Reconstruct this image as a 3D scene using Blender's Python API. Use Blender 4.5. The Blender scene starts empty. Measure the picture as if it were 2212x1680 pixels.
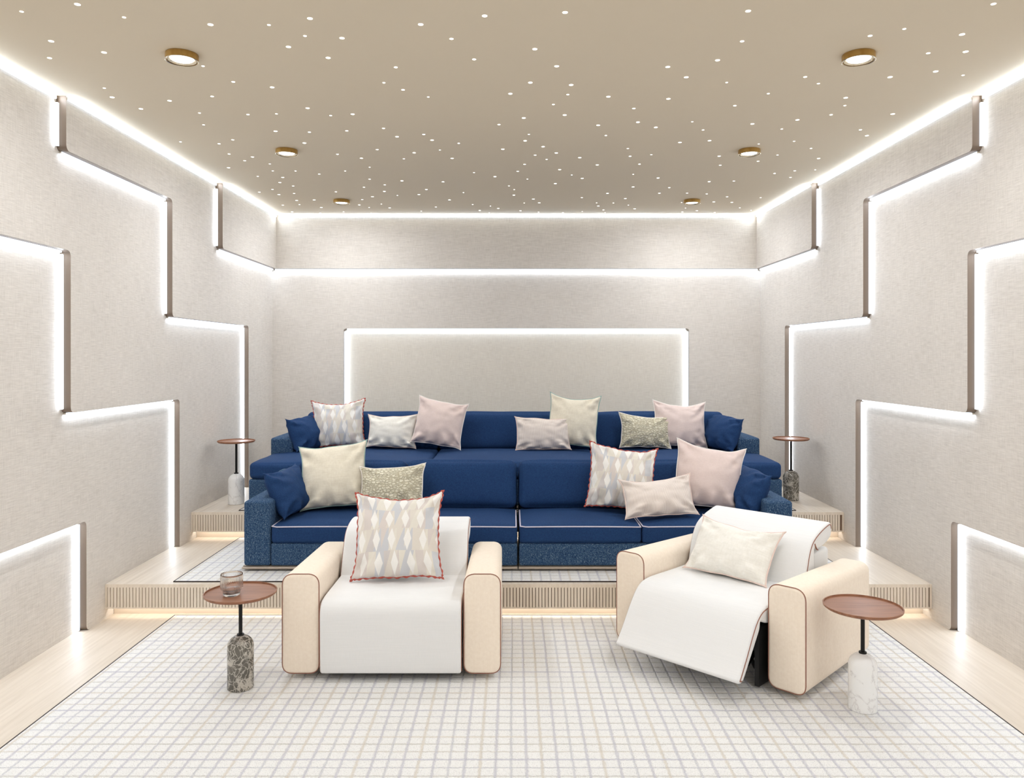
import bpy, bmesh, math, random
from mathutils import Vector, Matrix, noise as mnoise
sc = bpy.context.scene
COL = sc.collection
R = math.radians
F = 1680.0; U0 = 1108.0; V0 = 770.0; EYE = 1.65; CAMX = -0.035

def at(u, v, z):
    """point of the horizontal plane z seen at photo pixel u, v"""
    Y = F * (EYE - z) / (v - V0)
    return Vector(((u - U0) * Y / F + CAMX, Y, z))

def lin(c):
    return c / 12.92 if c <= 0.04045 else ((c + 0.055) / 1.055) ** 2.4

def rgb(r, g, b):
    return (lin(r / 255), lin(g / 255), lin(b / 255), 1.0)

# ------------------------------------------------------------------ materials
class NT:
    def __init__(self, name):
        self.m = bpy.data.materials.new(name); self.m.use_nodes = True
        self.t = self.m.node_tree; self.n = self.t.nodes; self.l = self.t.links
        self.b = self.n['Principled BSDF']
    def node(self, t, **kw):
        o = self.n.new(t)
        for k, v in kw.items(): setattr(o, k, v)
        return o
    def link(self, a, b): self.l.new(a, b)
    def put(self, sock, v):
        if isinstance(v, bpy.types.NodeSocket): self.l.new(v, sock)
        else: sock.default_value = v
    def math(self, op, a, b=0.0, c=0.0, clamp=False):
        o = self.node('ShaderNodeMath', operation=op); o.use_clamp = clamp
        for i, v in enumerate((a, b, c)): self.put(o.inputs[i], v)
        return o.outputs[0]
    def mix(self, f, a, b):
        o = self.node('ShaderNodeMix', data_type='RGBA')
        self.put(o.inputs[0], f); self.put(o.inputs[6], a); self.put(o.inputs[7], b)
        return o.outputs[2]
    def coord(self, kind='Object', scale=(1, 1, 1), rot=(0, 0, 0)):
        if not hasattr(self, 'tc'): self.tc = self.node('ShaderNodeTexCoord')
        mp = self.node('ShaderNodeMapping')
        mp.inputs['Scale'].default_value = scale; mp.inputs['Rotation'].default_value = rot
        self.link(self.tc.outputs[kind], mp.inputs['Vector'])
        return mp.outputs[0]
    def noise(self, vec, scale=1.0, detail=2.0, rough=0.5, dist=0.0):
        o = self.node('ShaderNodeTexNoise')
        self.link(vec, o.inputs['Vector']); o.inputs['Scale'].default_value = scale
        o.inputs['Detail'].default_value = detail; o.inputs['Roughness'].default_value = rough
        o.inputs['Distortion'].default_value = dist
        return o.outputs['Fac']
    def ramp(self, f, stops, interp='LINEAR'):
        o = self.node('ShaderNodeValToRGB'); cr = o.color_ramp; cr.interpolation = interp
        while len(cr.elements) < len(stops): cr.elements.new(0.5)
        for e, (p, c) in zip(cr.elements, stops): e.position = p; e.color = c
        self.put(o.inputs[0], f)
        return o.outputs[0]
    def bump(self, h, strength=0.3, dist=0.002):
        o = self.node('ShaderNodeBump'); o.inputs['Strength'].default_value = strength
        o.inputs['Distance'].default_value = dist
        self.put(o.inputs['Height'], h); self.link(o.outputs[0], self.b.inputs['Normal'])
    def color(self, c): self.put(self.b.inputs['Base Color'], c)
    def rough(self, r, spec=0.5):
        self.put(self.b.inputs['Roughness'], r); self.b.inputs['Specular IOR Level'].default_value = spec

def sep(t, vec):
    o = t.node('ShaderNodeSeparateXYZ'); t.link(vec, o.inputs[0]); return o.outputs

def m_plain(name, c, rough=0.6, metal=0.0, spec=0.5):
    t = NT(name); t.color(c); t.rough(rough, spec); t.b.inputs['Metallic'].default_value = metal
    return t.m

def m_emit(name, c, s, sample=True):
    t = NT(name); t.color((0, 0, 0, 1)); t.rough(1, 0)
    t.b.inputs['Emission Color'].default_value = c; t.b.inputs['Emission Strength'].default_value = s
    if not sample: t.m.cycles.emission_sampling = 'NONE'
    return t.m

def m_weave(name, c1, c2, hs=(13, 13, 230), vs=(230, 230, 13), amt=1.0, bump=0.35, bd=0.0015, kind='Object', fine=380, spec=0.25):
    """linen like weave: long irregular threads in two directions"""
    t = NT(name)
    a = t.noise(t.coord(kind, hs), 1.0, 3, 0.6)
    b = t.noise(t.coord(kind, vs), 1.0, 3, 0.6)
    p = t.noise(t.coord(kind, (1, 1, 1)), fine, 2, 0.6)
    blot = t.noise(t.coord(kind, (1, 1, 1)), 3.0, 2, 0.5)
    s = t.math('ADD', t.math('MULTIPLY', a, 0.55), t.math('MULTIPLY', b, 0.4))
    s = t.math('ADD', s, t.math('MULTIPLY', p, 0.2))
    s = t.math('ADD', s, t.math('MULTIPLY', blot, 0.12))
    f = t.math('MULTIPLY_ADD', t.math('SUBTRACT', s, 0.635), 3.2 * amt, 0.5, clamp=True)
    t.color(t.mix(f, c1, c2)); t.rough(0.85, spec)
    t.bump(s, bump, bd)
    return t.m

def m_wood(name, c1, c2, along, scale=1.0, rough=0.45, contrast=1.0):
    """long grain along axis 0, 1 or 2"""
    t = NT(name)
    sv = [14 * scale] * 3; sv[along] = 0.9 * scale
    g = t.noise(t.coord('Object', tuple(sv)), 1.0, 5, 0.62, 1.2)
    fv = [160 * scale] * 3; fv[along] = 5 * scale
    fi = t.noise(t.coord('Object', tuple(fv)), 1.0, 2, 0.5)
    w = t.node('ShaderNodeTexWave'); w.wave_type = 'BANDS'; w.bands_direction = 'XYZ'[0 if along != 0 else 1]
    wv = [1, 1, 1]; wv[along] = 0.10
    t.link(t.coord('Object', tuple(wv)), w.inputs['Vector']); w.inputs['Scale'].default_value = 9 * scale
    w.inputs['Distortion'].default_value = 7; w.inputs['Detail'].default_value = 2; w.inputs['Detail Scale'].default_value = 1.2
    s = t.math('ADD', t.math('MULTIPLY', g, 0.6), t.math('MULTIPLY', fi, 0.3))
    s = t.math('ADD', s, t.math('MULTIPLY', w.outputs['Fac'], 0.07))
    f = t.math('MULTIPLY_ADD', t.math('SUBTRACT', s, 0.485), 2.6 * contrast, 0.5, clamp=True)
    t.color(t.mix(f, c1, c2)); t.rough(rough, 0.35); t.bump(s, 0.12, 0.001)
    return t.m

M = {}
M['wall'] = m_weave('wall_linen', rgb(196, 189, 181), rgb(233, 227, 220), amt=.72, bump=.5)
M['inset'] = m_weave('inset_linen', rgb(207, 199, 187), rgb(236, 230, 219), amt=.72, bump=.5)
M['edge'] = m_plain('panel_edge_taupe', rgb(118, 102, 88), 0.5)
M['ceil'] = m_plain('ceiling_paint', rgb(217, 205, 184), 0.8, spec=0.2)
M['led'] = m_emit('led_side_glow', (.84, .945, 1.065, 1), 22)
M['ledf'] = m_emit('led_front_glow', (.84, .945, 1.065, 1), 2.2)
M['ledc'] = m_emit('led_cove_glow', (.84, .945, 1.065, 1), 31)
M['warm'] = m_emit('led_warm_glow', (1, 0.93, 0.82, 1), 9)
M['star'] = m_emit('star_glow', (1, 0.985, 0.94, 1), 3, False)
M['disc'] = m_emit('lamp_glow', (1, 0.985, 0.96, 1), 6, False)
M['cap'] = m_plain('led_end_cap', rgb(190, 180, 165), 0.5)
M['oak_y'] = m_wood('pale_oak_lengthwise', rgb(198, 184, 167), rgb(224, 212, 197), 1, contrast=.8)
M['oak_x'] = m_wood('pale_oak_crosswise', rgb(198, 184, 167), rgb(224, 212, 197), 0, contrast=.8)
M['oak_z'] = m_wood('pale_oak_upright', rgb(212, 197, 178), rgb(235, 223, 207), 2, contrast=.8)
M['groove'] = m_plain('slat_groove', rgb(122, 96, 76), 0.8)
M['walnut'] = m_wood('walnut', rgb(112, 72, 50), rgb(166, 116, 86), 0, 1.6, 0.4)
M['black'] = m_plain('black_metal', rgb(30, 29, 28), 0.4, 0.6)
M['dark'] = m_plain('dark_mechanism', rgb(22, 21, 21), 0.6)
M['plinth'] = m_plain('taupe_metal', rgb(178, 164, 150), 0.35, 0.3)
M['white_leather'] = m_weave('white_upholstery', rgb(227, 227, 226), rgb(239, 238, 237), (6, 6, 420), (420, 420, 30), 0.5, 0.12, 0.0008)
M['blush_leather'] = m_weave('blush_rib_upholstery', rgb(238, 222, 203), rgb(250, 237, 220), (60, 60, 60), (330, 330, 4), 0.7, 0.3, 0.001)
M['pipe_brown'] = m_plain('brown_piping', rgb(146, 98, 80), 0.6)
M['pipe_lav'] = m_plain('lavender_piping', rgb(206, 200, 214), 0.8)
M['pipe_white'] = m_plain('white_piping', rgb(240, 234, 228), 0.8)
M['pipe_red'] = m_plain('red_trim', rgb(176, 82, 70), 0.8)
M['pipe_teal'] = m_plain('teal_trim', rgb(150, 178, 172), 0.8)
M['pipe_pink'] = m_plain('pink_trim', rgb(228, 206, 196), 0.8)
M['blue'] = m_weave('royal_blue_wool', rgb(18, 43, 82), rgb(33, 68, 114), (120, 120, 120), (260, 260, 260), 0.8, 0.25, 0.001)
M['cream'] = m_weave('cream_slub', rgb(218, 208, 188), rgb(238, 231, 214), (14, 14, 260), (90, 90, 40), 0.8, 0.4)
M['ivory'] = m_weave('ivory_slub', rgb(230, 226, 216), rgb(246, 243, 236), (14, 14, 240), (90, 90, 40), 0.8, 0.4)
M['pink'] = m_weave('pale_pink_linen', rgb(214, 194, 188), rgb(230, 213, 207), (40, 40, 300), (300, 300, 40), 0.6, 0.3)

def m_tweed():
    t = NT('blue_tweed')
    a = t.noise(t.coord('Object', (90, 90, 300)), 1.0, 3, 0.6)
    b = t.noise(t.coord('Object', (300, 300, 70)), 1.0, 3, 0.6)
    p = t.noise(t.coord('Object'), 260, 2, 0.7)
    s = t.math('ADD', t.math('MULTIPLY', t.math('ADD', a, b), 0.5), t.math('MULTIPLY', t.math('SUBTRACT', p, 0.5), 0.7))
    t.color(t.ramp(s, [(0.3, rgb(20, 34, 58)), (0.46, rgb(38, 64, 98)), (0.58, rgb(66, 94, 122)), (0.74, rgb(150, 164, 172))]))
    t.rough(0.9, 0.2); t.bump(s, 0.5, 0.002); return t.m
M['tweed'] = m_tweed()

def m_stripe():
    t = NT('blush_ticking_stripe')
    u = sep(t, t.coord('UV'))
    w = t.math('PINGPONG', t.math('MULTIPLY', u[0], 62.0), 0.5)
    f = t.math('MULTIPLY_ADD', t.math('SUBTRACT', w, 0.25), 5.0, 0.5, clamp=True)
    n = t.noise(t.coord('Object'), 300, 2)
    t.color(t.mix(f, rgb(214, 199, 190), t.mix(n, rgb(232, 222, 214), rgb(242, 235, 228))))
    t.rough(0.85, 0.2); t.bump(f, 0.3, 0.001); return t.m
M['stripe'] = m_stripe()

def m_boucle():
    t = NT('gold_quilted_boucle')
    v = t.node('ShaderNodeTexVoronoi'); v.feature = 'DISTANCE_TO_EDGE'
    mp = t.node('ShaderNodeMapping'); mp.inputs['Scale'].default_value = (17, 26, 1)
    if not hasattr(t, 'tc'): t.tc = t.node('ShaderNodeTexCoord')
    t.link(t.tc.outputs['UV'], mp.inputs[0])
    n = t.node('ShaderNodeTexNoise'); n.inputs['Scale'].default_value = 2.0; t.link(mp.outputs[0], n.inputs['Vector'])
    ad = t.node('ShaderNodeVectorMath', operation='ADD'); t.link(mp.outputs[0], ad.inputs[0]); t.link(n.outputs['Color'], ad.inputs[1])
    t.link(ad.outputs[0], v.inputs['Vector']); v.inputs['Scale'].default_value = 1.0
    f = t.math('POWER', t.math('MULTIPLY', v.outputs[0], 3.2, clamp=True), .6)
    t.color(t.mix(f, rgb(188, 177, 146), rgb(233, 227, 206)))  # creases between puffs coloured darker, painting in their thin shadows
    t.rough(0.7, 0.4); t.bump(f, 0.9, 0.006); return t.m
M['boucle'] = m_boucle()

def m_diamond():
    """rows of tall white lozenges between slanted bands of beige, grey and dusty pink"""
    t = NT('lozenge_jacquard')
    u = sep(t, t.coord('UV'))
    rows = t.math('MULTIPLY', u[1], 3.7); row = t.math('FLOOR', rows); fy = t.math('SUBTRACT', t.math('FRACT', rows), 0.5)
    xs = t.math('MULTIPLY_ADD', u[0], 5.1, t.math('MULTIPLY', row, 0.2)); col = t.math('FLOOR', xs); fx = t.math('SUBTRACT', t.math('FRACT', xs), 0.5)
    d = t.math('ADD', t.math('MULTIPLY', t.math('ABSOLUTE', fx), 4.0), t.math('MULTIPLY', t.math('ABSOLUTE', fy), 2.0))
    dia = t.math('LESS_THAN', d, 1.0)
    sh = t.math('ADD', xs, t.math('MULTIPLY', fy, -0.46))           # slanted bands
    band = t.math('FLOOR', t.math('MULTIPLY', sh, 2.0))
    tri = t.math('GREATER_THAN', t.math('ADD', t.math('MULTIPLY', t.math('FRACT', t.math('MULTIPLY', sh, 2.0)), 1.0), fy), 0.62)
    wn = t.node('ShaderNodeTexWhiteNoise', noise_dimensions='3D')
    cx = t.node('ShaderNodeCombineXYZ'); t.link(band, cx.inputs[0]); t.link(row, cx.inputs[1]); t.link(tri, cx.inputs[2]); t.link(cx.outputs[0], wn.inputs['Vector'])
    c = t.ramp(wn.outputs['Value'], [(0.0, rgb(224, 217, 207)), (0.2, rgb(204, 206, 211)), (0.48, rgb(217, 208, 203)), (0.66, rgb(229, 224, 213)), (0.82, rgb(210, 204, 202))], 'CONSTANT')
    n = t.noise(t.coord('Object'), 320, 2)
    c = t.mix(dia, c, rgb(244, 242, 238))
    c = t.mix(t.math('MULTIPLY', n, 0.22), c, rgb(190, 178, 164))
    t.color(c); t.rough(0.85, 0.2); t.bump(n, 0.3, 0.001); return t.m
M['diamond'] = m_diamond()

def m_marble(name, dark):
    t = NT(name)
    if dark:
        v = t.node('ShaderNodeTexVoronoi'); v.feature = 'DISTANCE_TO_EDGE'; v.inputs['Scale'].default_value = 42
        n = t.node('ShaderNodeTexNoise'); n.inputs['Scale'].default_value = 18; n.inputs['Detail'].default_value = 4
        c = t.coord('Object', (1, 1, 0.8)); t.link(c, n.inputs['Vector'])
        vm = t.node('ShaderNodeVectorMath', operation='MULTIPLY_ADD'); t.link(n.outputs['Color'], vm.inputs[0]); vm.inputs[1].default_value = (0.08,) * 3; t.link(c, vm.inputs[2])
        t.link(vm.outputs[0], v.inputs['Vector'])
        n2 = t.noise(c, 60, 4, 0.7)
        f = t.math('ADD', v.outputs[0], t.math('MULTIPLY', t.math('SUBTRACT', n2, 0.5), 0.22))
        f = t.math('SUBTRACT', f, t.math('MULTIPLY', t.math('SUBTRACT', t.noise(c, 14, 2), .47, 0, True), .4))
        v2 = t.node('ShaderNodeTexVoronoi'); v2.feature = 'DISTANCE_TO_EDGE'; v2.inputs['Scale'].default_value = 105; t.link(vm.outputs[0], v2.inputs['Vector'])
        f = t.math('MINIMUM', f, t.math('ADD', t.math('MULTIPLY', v2.outputs[0], .5), t.math('MULTIPLY_ADD', t.noise(c, 17, 2), -1.6, .93)))
        cell = t.mix(t.noise(c, 22, 3), rgb(66, 63, 57), rgb(118, 113, 103))
        t.color(t.mix(t.ramp(f, [(0.0, (1, 1, 1, 1)), (0.085, (0, 0, 0, 1))]), cell, rgb(186, 179, 168)))
    else:
        a = t.noise(t.coord('Object', (1, 1, 0.55), (0.5, 0.4, 0)), 5.5, 6, 0.6, 1.4)
        f = t.math('ABSOLUTE', t.math('SUBTRACT', a, 0.5))
        t.color(t.ramp(f, [(0.0, rgb(206, 203, 201)), (0.007, rgb(233, 231, 229)), (0.03, rgb(242, 241, 239))]))
    t.rough(0.22, 0.5); return t.m
M['marble_w'] = m_marble('white_marble', False)
M['marble_d'] = m_marble('grey_breccia_marble', True)

def m_brass():
    t = NT('aged_brass'); n = t.noise(t.coord('Object', (8, 8, 4)), 4, 4, 0.6)
    t.color(t.mix(n, rgb(150, 110, 50), rgb(206, 172, 104))); t.rough(0.38); t.b.inputs['Metallic'].default_value = 0.75
    return t.m
M['brass'] = m_brass()
M['chrome'] = m_plain('bright_rim', rgb(210, 200, 180), 0.2, 0.9)

def m_glass():
    t = NT('clear_glass'); t.color((1, 1, 1, 1)); t.rough(0.0); t.b.inputs['IOR'].default_value = 1.32; t.b.inputs['Transmission Weight'].default_value = 1.0
    pass; return t.m
M['glass'] = m_glass()

def m_rug():
    """cream looped pile with a lavender and straw windowpane check"""
    t = NT('plaid_pile')
    c = t.coord('Object'); s = sep(t, c)
    wob = t.math('MULTIPLY', t.math('SUBTRACT', t.noise(c, 90, 2), 0.5), 0.012)
    X = t.math('ADD', s[0], wob); Y = t.math('ADD', s[1], wob)
    def line(v, period, off, w):
        p = t.math('PINGPONG', t.math('ADD', v, 50 * period - off), period / 2)   # 0 at the line
        return t.math('SUBTRACT', 1.0, t.math('SMOOTH_MIN', t.math('DIVIDE', p, w), 1.0, 0.2), clamp=True)
    base = t.mix(t.noise(c, 420, 2, 0.7), rgb(232, 230, 226), rgb(255, 254, 252))
    sp = t.math('GREATER_THAN', t.noise(c, 300, 1), 0.65)
    base = t.mix(t.math('MULTIPLY', sp, 0.5), base, rgb(150, 146, 142))
    lav, thin, yel, oli = rgb(200, 198, 209), rgb(209, 209, 216), rgb(222, 211, 194), rgb(198, 192, 178)  # olive of the cross lines darkened to paint in shade of the relief
    x0, y0 = -1.980, 3.615
    col = base; rel = None
    for v, per, off, w, cc, k in ((Y, .441, y0 - .063, .006, thin, .8), (Y, .441, y0 - .126, .006, oli, .7), (Y, .441, y0 - .189, .007, thin, .8),
                                  (Y, .441, y0 + .063, .006, yel, .7), (Y, .441, y0 + .126, .007, oli, .8),
                                  (X, .25, x0 + .1875, .007, thin, .8), (Y, .441, y0 + .189, .009, yel, .9), (X, .25, x0 + .0625, .009, yel, .9),
                                  (Y, .441, y0, .009, lav, 1.1), (X, .125, x0, .0085, lav, .9)):
        f = line(v, per, off, w)
        col = t.mix(t.math('MULTIPLY', t.math('MULTIPLY', f, 1.5, clamp=True), k * .6), col, cc)
        rel = f if rel is None else t.math('MAXIMUM', rel, f)
    t.color(col); t.rough(0.95, 0.1)
    h = t.math('ADD', t.math('MULTIPLY', t.noise(c, 300, 2, 0.7), 0.7), t.math('MULTIPLY', rel, -1.0))
    t.bump(h, 0.9, 0.006); return t.m
M['rug'] = m_rug()
M['binding'] = m_plain('dark_rug_binding', rgb(58, 50, 46), 0.9)

# ------------------------------------------------------------------ objects
def tag(o, label=None, cat=None, group=None, kind=None):
    for k, v in (('label', label), ('category', cat), ('group', group), ('kind', kind)):
        if v: o[k] = v
    return o

def thing(name, label, cat, loc=(0, 0, 0), rz=0.0, group=None):
    o = bpy.data.objects.new(name, None); COL.objects.link(o); o.empty_display_size = 0.1
    o.location = loc; o.rotation_euler = (0, 0, rz)
    return tag(o, label, cat, group)

class MB:
    """collects faces for one mesh"""
    def __init__(self): self.v = []; self.f = []; self.mi = []; self.uv = []
    def add(self, vs, fs, mi=0, uvs=None):
        n = len(self.v); self.v += [tuple(p) for p in vs]
        for k, f in enumerate(fs):
            self.f.append([i + n for i in f]); self.mi.append(mi if isinstance(mi, int) else mi[k])
        if uvs: self.uv += list(uvs)
        return self
    def box(self, a, b, mi=0):
        (x0, y0, z0), (x1, y1, z1) = a, b
        vs = [(x0, y0, z0), (x1, y0, z0), (x1, y1, z0), (x0, y1, z0), (x0, y0, z1), (x1, y0, z1), (x1, y1, z1), (x0, y1, z1)]
        return self.add(vs, [(0, 3, 2, 1), (4, 5, 6, 7), (0, 1, 5, 4), (1, 2, 6, 5), (2, 3, 7, 6), (3, 0, 4, 7)], mi)
    def tube(self, pts, r, n=8, closed=False, mi=0, rad=None):
        P = [Vector(p) for p in pts]; k = len(P); vs = []; prev = None
        for i in range(k):
            a = P[(i - 1) % k] if closed or i > 0 else P[i]; b = P[(i + 1) % k] if closed or i < k - 1 else P[i]
            d = (b - a).normalized()
            if prev is None:
                h = Vector((0, 0, 1)) if abs(d.z) < 0.9 else Vector((1, 0, 0)); s = d.cross(h).normalized()
            else:
                s = (prev - d * prev.dot(d)).normalized()
            prev = s; q = d.cross(s); rr = rad[i] if rad else r
            vs += [P[i] + (s * math.cos(2 * math.pi * j / n) + q * math.sin(2 * math.pi * j / n)) * rr for j in range(n)]
        fs = [(i * n + j, i * n + (j + 1) % n, ((i + 1) % k) * n + (j + 1) % n, ((i + 1) % k) * n + j) for i in range(k if closed else k - 1) for j in range(n)]
        if not closed: fs += [tuple(range(n))[::-1], tuple((k - 1) * n + j for j in range(n))]
        return self.add(vs, fs, mi)
    def lathe(self, prof, n=48, mi=0, rmod=None, caps=True):
        vs = []; 
        for r, z in prof:
            for j in range(n):
                a = 2 * math.pi * j / n; q = r * (rmod(a, z) if rmod else 1.0)
                vs.append((q * math.cos(a), q * math.sin(a), z))
        fs = [(i * n + j, i * n + (j + 1) % n, (i + 1) * n + (j + 1) % n, (i + 1) * n + j) for i in range(len(prof) - 1) for j in range(n)]
        if caps and prof[0][0] > 1e-6: fs.append(tuple(range(n))[::-1])
        if caps and prof[-1][0] > 1e-6: fs.append(tuple((len(prof) - 1) * n + j for j in range(n)))
        return self.add(vs, fs, mi)
    def build(self, name, mats, parent=None, smooth=True, loc=None, angle=40, weld=True):
        me = bpy.data.meshes.new(name); me.from_pydata(self.v, [], self.f)
        for m in (mats if isinstance(mats, (list, tuple)) else [mats]): me.materials.append(m)
        for p, i in zip(me.polygons, self.mi): p.material_index = i
        if self.uv:
            ul = me.uv_layers.new(name='UVMap')
            for lp in me.loops: ul.data[lp.index].uv = self.uv[lp.vertex_index]
        bm = bmesh.new(); bm.from_mesh(me)
        if weld: bmesh.ops.remove_doubles(bm, verts=bm.verts, dist=1e-6)
        bmesh.ops.recalc_face_normals(bm, faces=bm.faces); bm.to_mesh(me); bm.free()
        if smooth:
            me.polygons.foreach_set('use_smooth', [True] * len(me.polygons))
            me.set_sharp_from_angle(angle=R(angle))
        me.update()
        o = bpy.data.objects.new(name, me); COL.objects.link(o)
        if parent: o.parent = parent
        if loc: o.location = loc
        return o

def round_poly(pts, r, n=6):
    """rounds the corners of a 2-D polygon; r one number or one per corner"""
    out = []; k = len(pts)
    for i in range(k):
        p = Vector(pts[i]); a = Vector(pts[i - 1]); b = Vector(pts[(i + 1) % k]); rr = r[i] if isinstance(r, (list, tuple)) else r
        if rr <= 0: out.append(tuple(p)); continue
        da = (a - p); db = (b - p); la, lb = da.length, db.length; da.normalize(); db.normalize()
        ang = da.angle(db)
        t = min(rr / math.tan(ang / 2), la * 0.49, lb * 0.49); 
        p0 = p + da * t; p1 = p + db * t
        for j in range(n + 1):
            s = j / n; out.append(tuple((1 - s) ** 2 * p0 + 2 * s * (1 - s) * p + s * s * p1))
    return out

def smooth_closed(pts, sub=4):
    """Catmull-Rom through closed 2-D points"""
    out = []; k = len(pts); P = [Vector(p) for p in pts]
    for i in range(k):
        a, b, c, d = P[i - 1], P[i], P[(i + 1) % k], P[(i + 2) % k]
        for j in range(sub):
            t = j / sub
            out.append(tuple(0.5 * ((2 * b) + (c - a) * t + (2 * a - 5 * b + 4 * c - d) * t * t + (3 * b - a - 3 * c + d) * t ** 3)))
    return out

def prism(mb, poly, x0, x1, r=0.0, axis='x', n=4, mi=0):
    """closed polygon (y, z) swept along x with rounded ends of radius r"""
    k = len(poly); P = [Vector(p) for p in poly]
    area = sum(P[i].x * P[(i + 1) % k].y - P[(i + 1) % k].x * P[i].y for i in range(k))
    sg = 1 if area > 0 else -1
    N = []
    for i in range(k):
        d = (P[(i + 1) % k] - P[i - 1]); d.normalize(); N.append(Vector((-d.y, d.x)) * sg)   # inward
    secs = []
    if r > 0:
        for j in range(n + 1):
            a = math.pi / 2 * j / n; secs.append((x0 + r * (1 - math.sin(a)), r * (1 - math.cos(a))))
        secs = secs[::-1]; secs = [(x0 + r * (1 - math.cos(math.pi / 2 * j / n)), r * (1 - math.sin(math.pi / 2 * j / n))) for j in range(n + 1)]
        secs += [(x1 - (x - x0), i) for x, i in secs[::-1]]
    else: secs = [(x0, 0), (x1, 0)]
    vs = []
    for x, ins in secs:
        for p, nn in zip(P, N): q = p + nn * ins; vs.append((x, q.x, q.y))
    fs = [(s * k + i, s * k + (i + 1) % k, (s + 1) * k + (i + 1) % k, (s + 1) * k + i) for s in range(len(secs) - 1) for i in range(k)]
    fs += [tuple(range(k)), tuple((len(secs) - 1) * k + i for i in range(k))]
    return mb.add(vs, fs, mi)

def soft_box(mb, c, s, r, crown=(0, 0, 0), n=8, rot=None, mi=0, noise_amp=0.0, seed=0):
    """box of full size s about c, edges rounded by r, faces swelling by crown per axis"""
    h = [q / 2 for q in s]; seen = {}; vs = []; fs = []
    def pt(p):
        key = tuple(round(q, 5) for q in p)
        if key in seen: return seen[key]
        q = Vector([p[i] * h[i] for i in range(3)])
        inner = Vector([max(-(h[i] - r), min(h[i] - r, q[i])) for i in range(3)])
        d = q - inner
        o = inner + (d.normalized() * r if d.length > 1e-9 else d)
        for i in range(3):
            a, b = (i + 1) % 3, (i + 2) % 3
            o[i] += crown[i] * p[i] * max(0, 1 - p[a] ** 4) * max(0, 1 - p[b] ** 4)
        if noise_amp:
            nz = mnoise.noise(Vector((o.x * 4 + seed, o.y * 4, o.z * 4))); o += d.normalized() * nz * noise_amp if d.length > 1e-9 else Vector((0, 0, nz * noise_amp))
        if rot: o = rot @ o
        seen[key] = len(vs); vs.append(o + Vector(c)); return seen[key]
    def steps(i):
        e = min(0.9, r / h[i]); st = [-1, -1 + e * 0.3, -1 + e * 0.65, -1 + e]
        st += [(-1 + e) + (2 - 2 * e) * j / n for j in range(1, n)]
        return st + [1 - e, 1 - e * 0.65, 1 - e * 0.3, 1]
    for ax in range(3):
        a, b = (ax + 1) % 3, (ax + 2) % 3; A, B = steps(a), steps(b)
        for sg in (-1, 1):
            for i in range(len(A) - 1):
                for j in range(len(B) - 1):
                    quad = []
                    for (x, y) in ((A[i], B[j]), (A[i + 1], B[j]), (A[i + 1], B[j + 1]), (A[i], B[j + 1])):
                        p = [0, 0, 0]; p[ax] = sg; p[a] = x; p[b] = y; quad.append(pt(p))
                    fs.append(quad)
    return mb.add(vs, fs, mi)
# ------------------------------------------------------------------ room shell
HX = [2.656, 2.600, 2.544, 2.489, 2.433]          # half widths of the five wall layers, front to back of the stack
CEIL = 3.082; D1, D2 = 0.219, 0.438               # ceiling and the two platform heights
R1, R2 = 4.890, 6.059                             # fronts of the two platforms
B4, B3, B2 = 7.883, 7.939, 7.995                  # back wall planes: frieze, main panel, inset
YF = -2.2                                         # wall behind the camera
SX = 0.016                                        # depth of the light profiles

def structure(o, label=None): o['kind'] = 'structure'; return tag(o, label)

structure(MB().box((-2.76, YF - .1, -.12), (2.76, 8.15, 0)).build('floor', M['oak_y'], smooth=False), 'pale oak floor')
structure(MB().box((-2.76, YF - .1, CEIL), (2.76, 8.15, CEIL + .12)).build('ceiling', M['ceil'], smooth=False), 'beige painted ceiling')
structure(MB().box((-2.76, YF - .1, 0), (2.76, YF, CEIL)).build('wall_front', M['wall'], smooth=False))

def slab(poly, x_in, x_out, side, radii, name, parent):
    """wall panel: polygon (y, z), room face at x_in, back at x_out, mirrored by side"""
    pts = round_poly(poly, radii); k = len(pts)
    mb = MB(); vs = [(side * x_in, y, z) for y, z in pts] + [(side * x_out, y, z) for y, z in pts]
    mb.add(vs, [tuple(range(k)), tuple(range(k, 2 * k))], 0)
    mb.f += [[i, (i + 1) % k, k + (i + 1) % k, k + i] for i in range(k)]; mb.mi += [1] * k
    return structure(mb.build(name, [M['wall'], M['edge']], parent, smooth=True, angle=30))

def led_box(mb, a, b, hot, front):
    """box profile; faces listed by outward axis sign: hot faces use slot 0, front slot 1, others slot 2"""
    (x0, y0, z0), (x1, y1, z1) = a, b
    order = ['-z', '+z', '-y', '+x', '+y', '-x']
    mi = [0 if k in hot else 1 if k in front else 2 for k in order]
    mb.box(a, b, mi)

def led_build(mb, name, label):
    return tag(mb.build(name, [M['led'], M['ledf'], M['cap'], M['ledc']], smooth=False), label, 'light strip')

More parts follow.
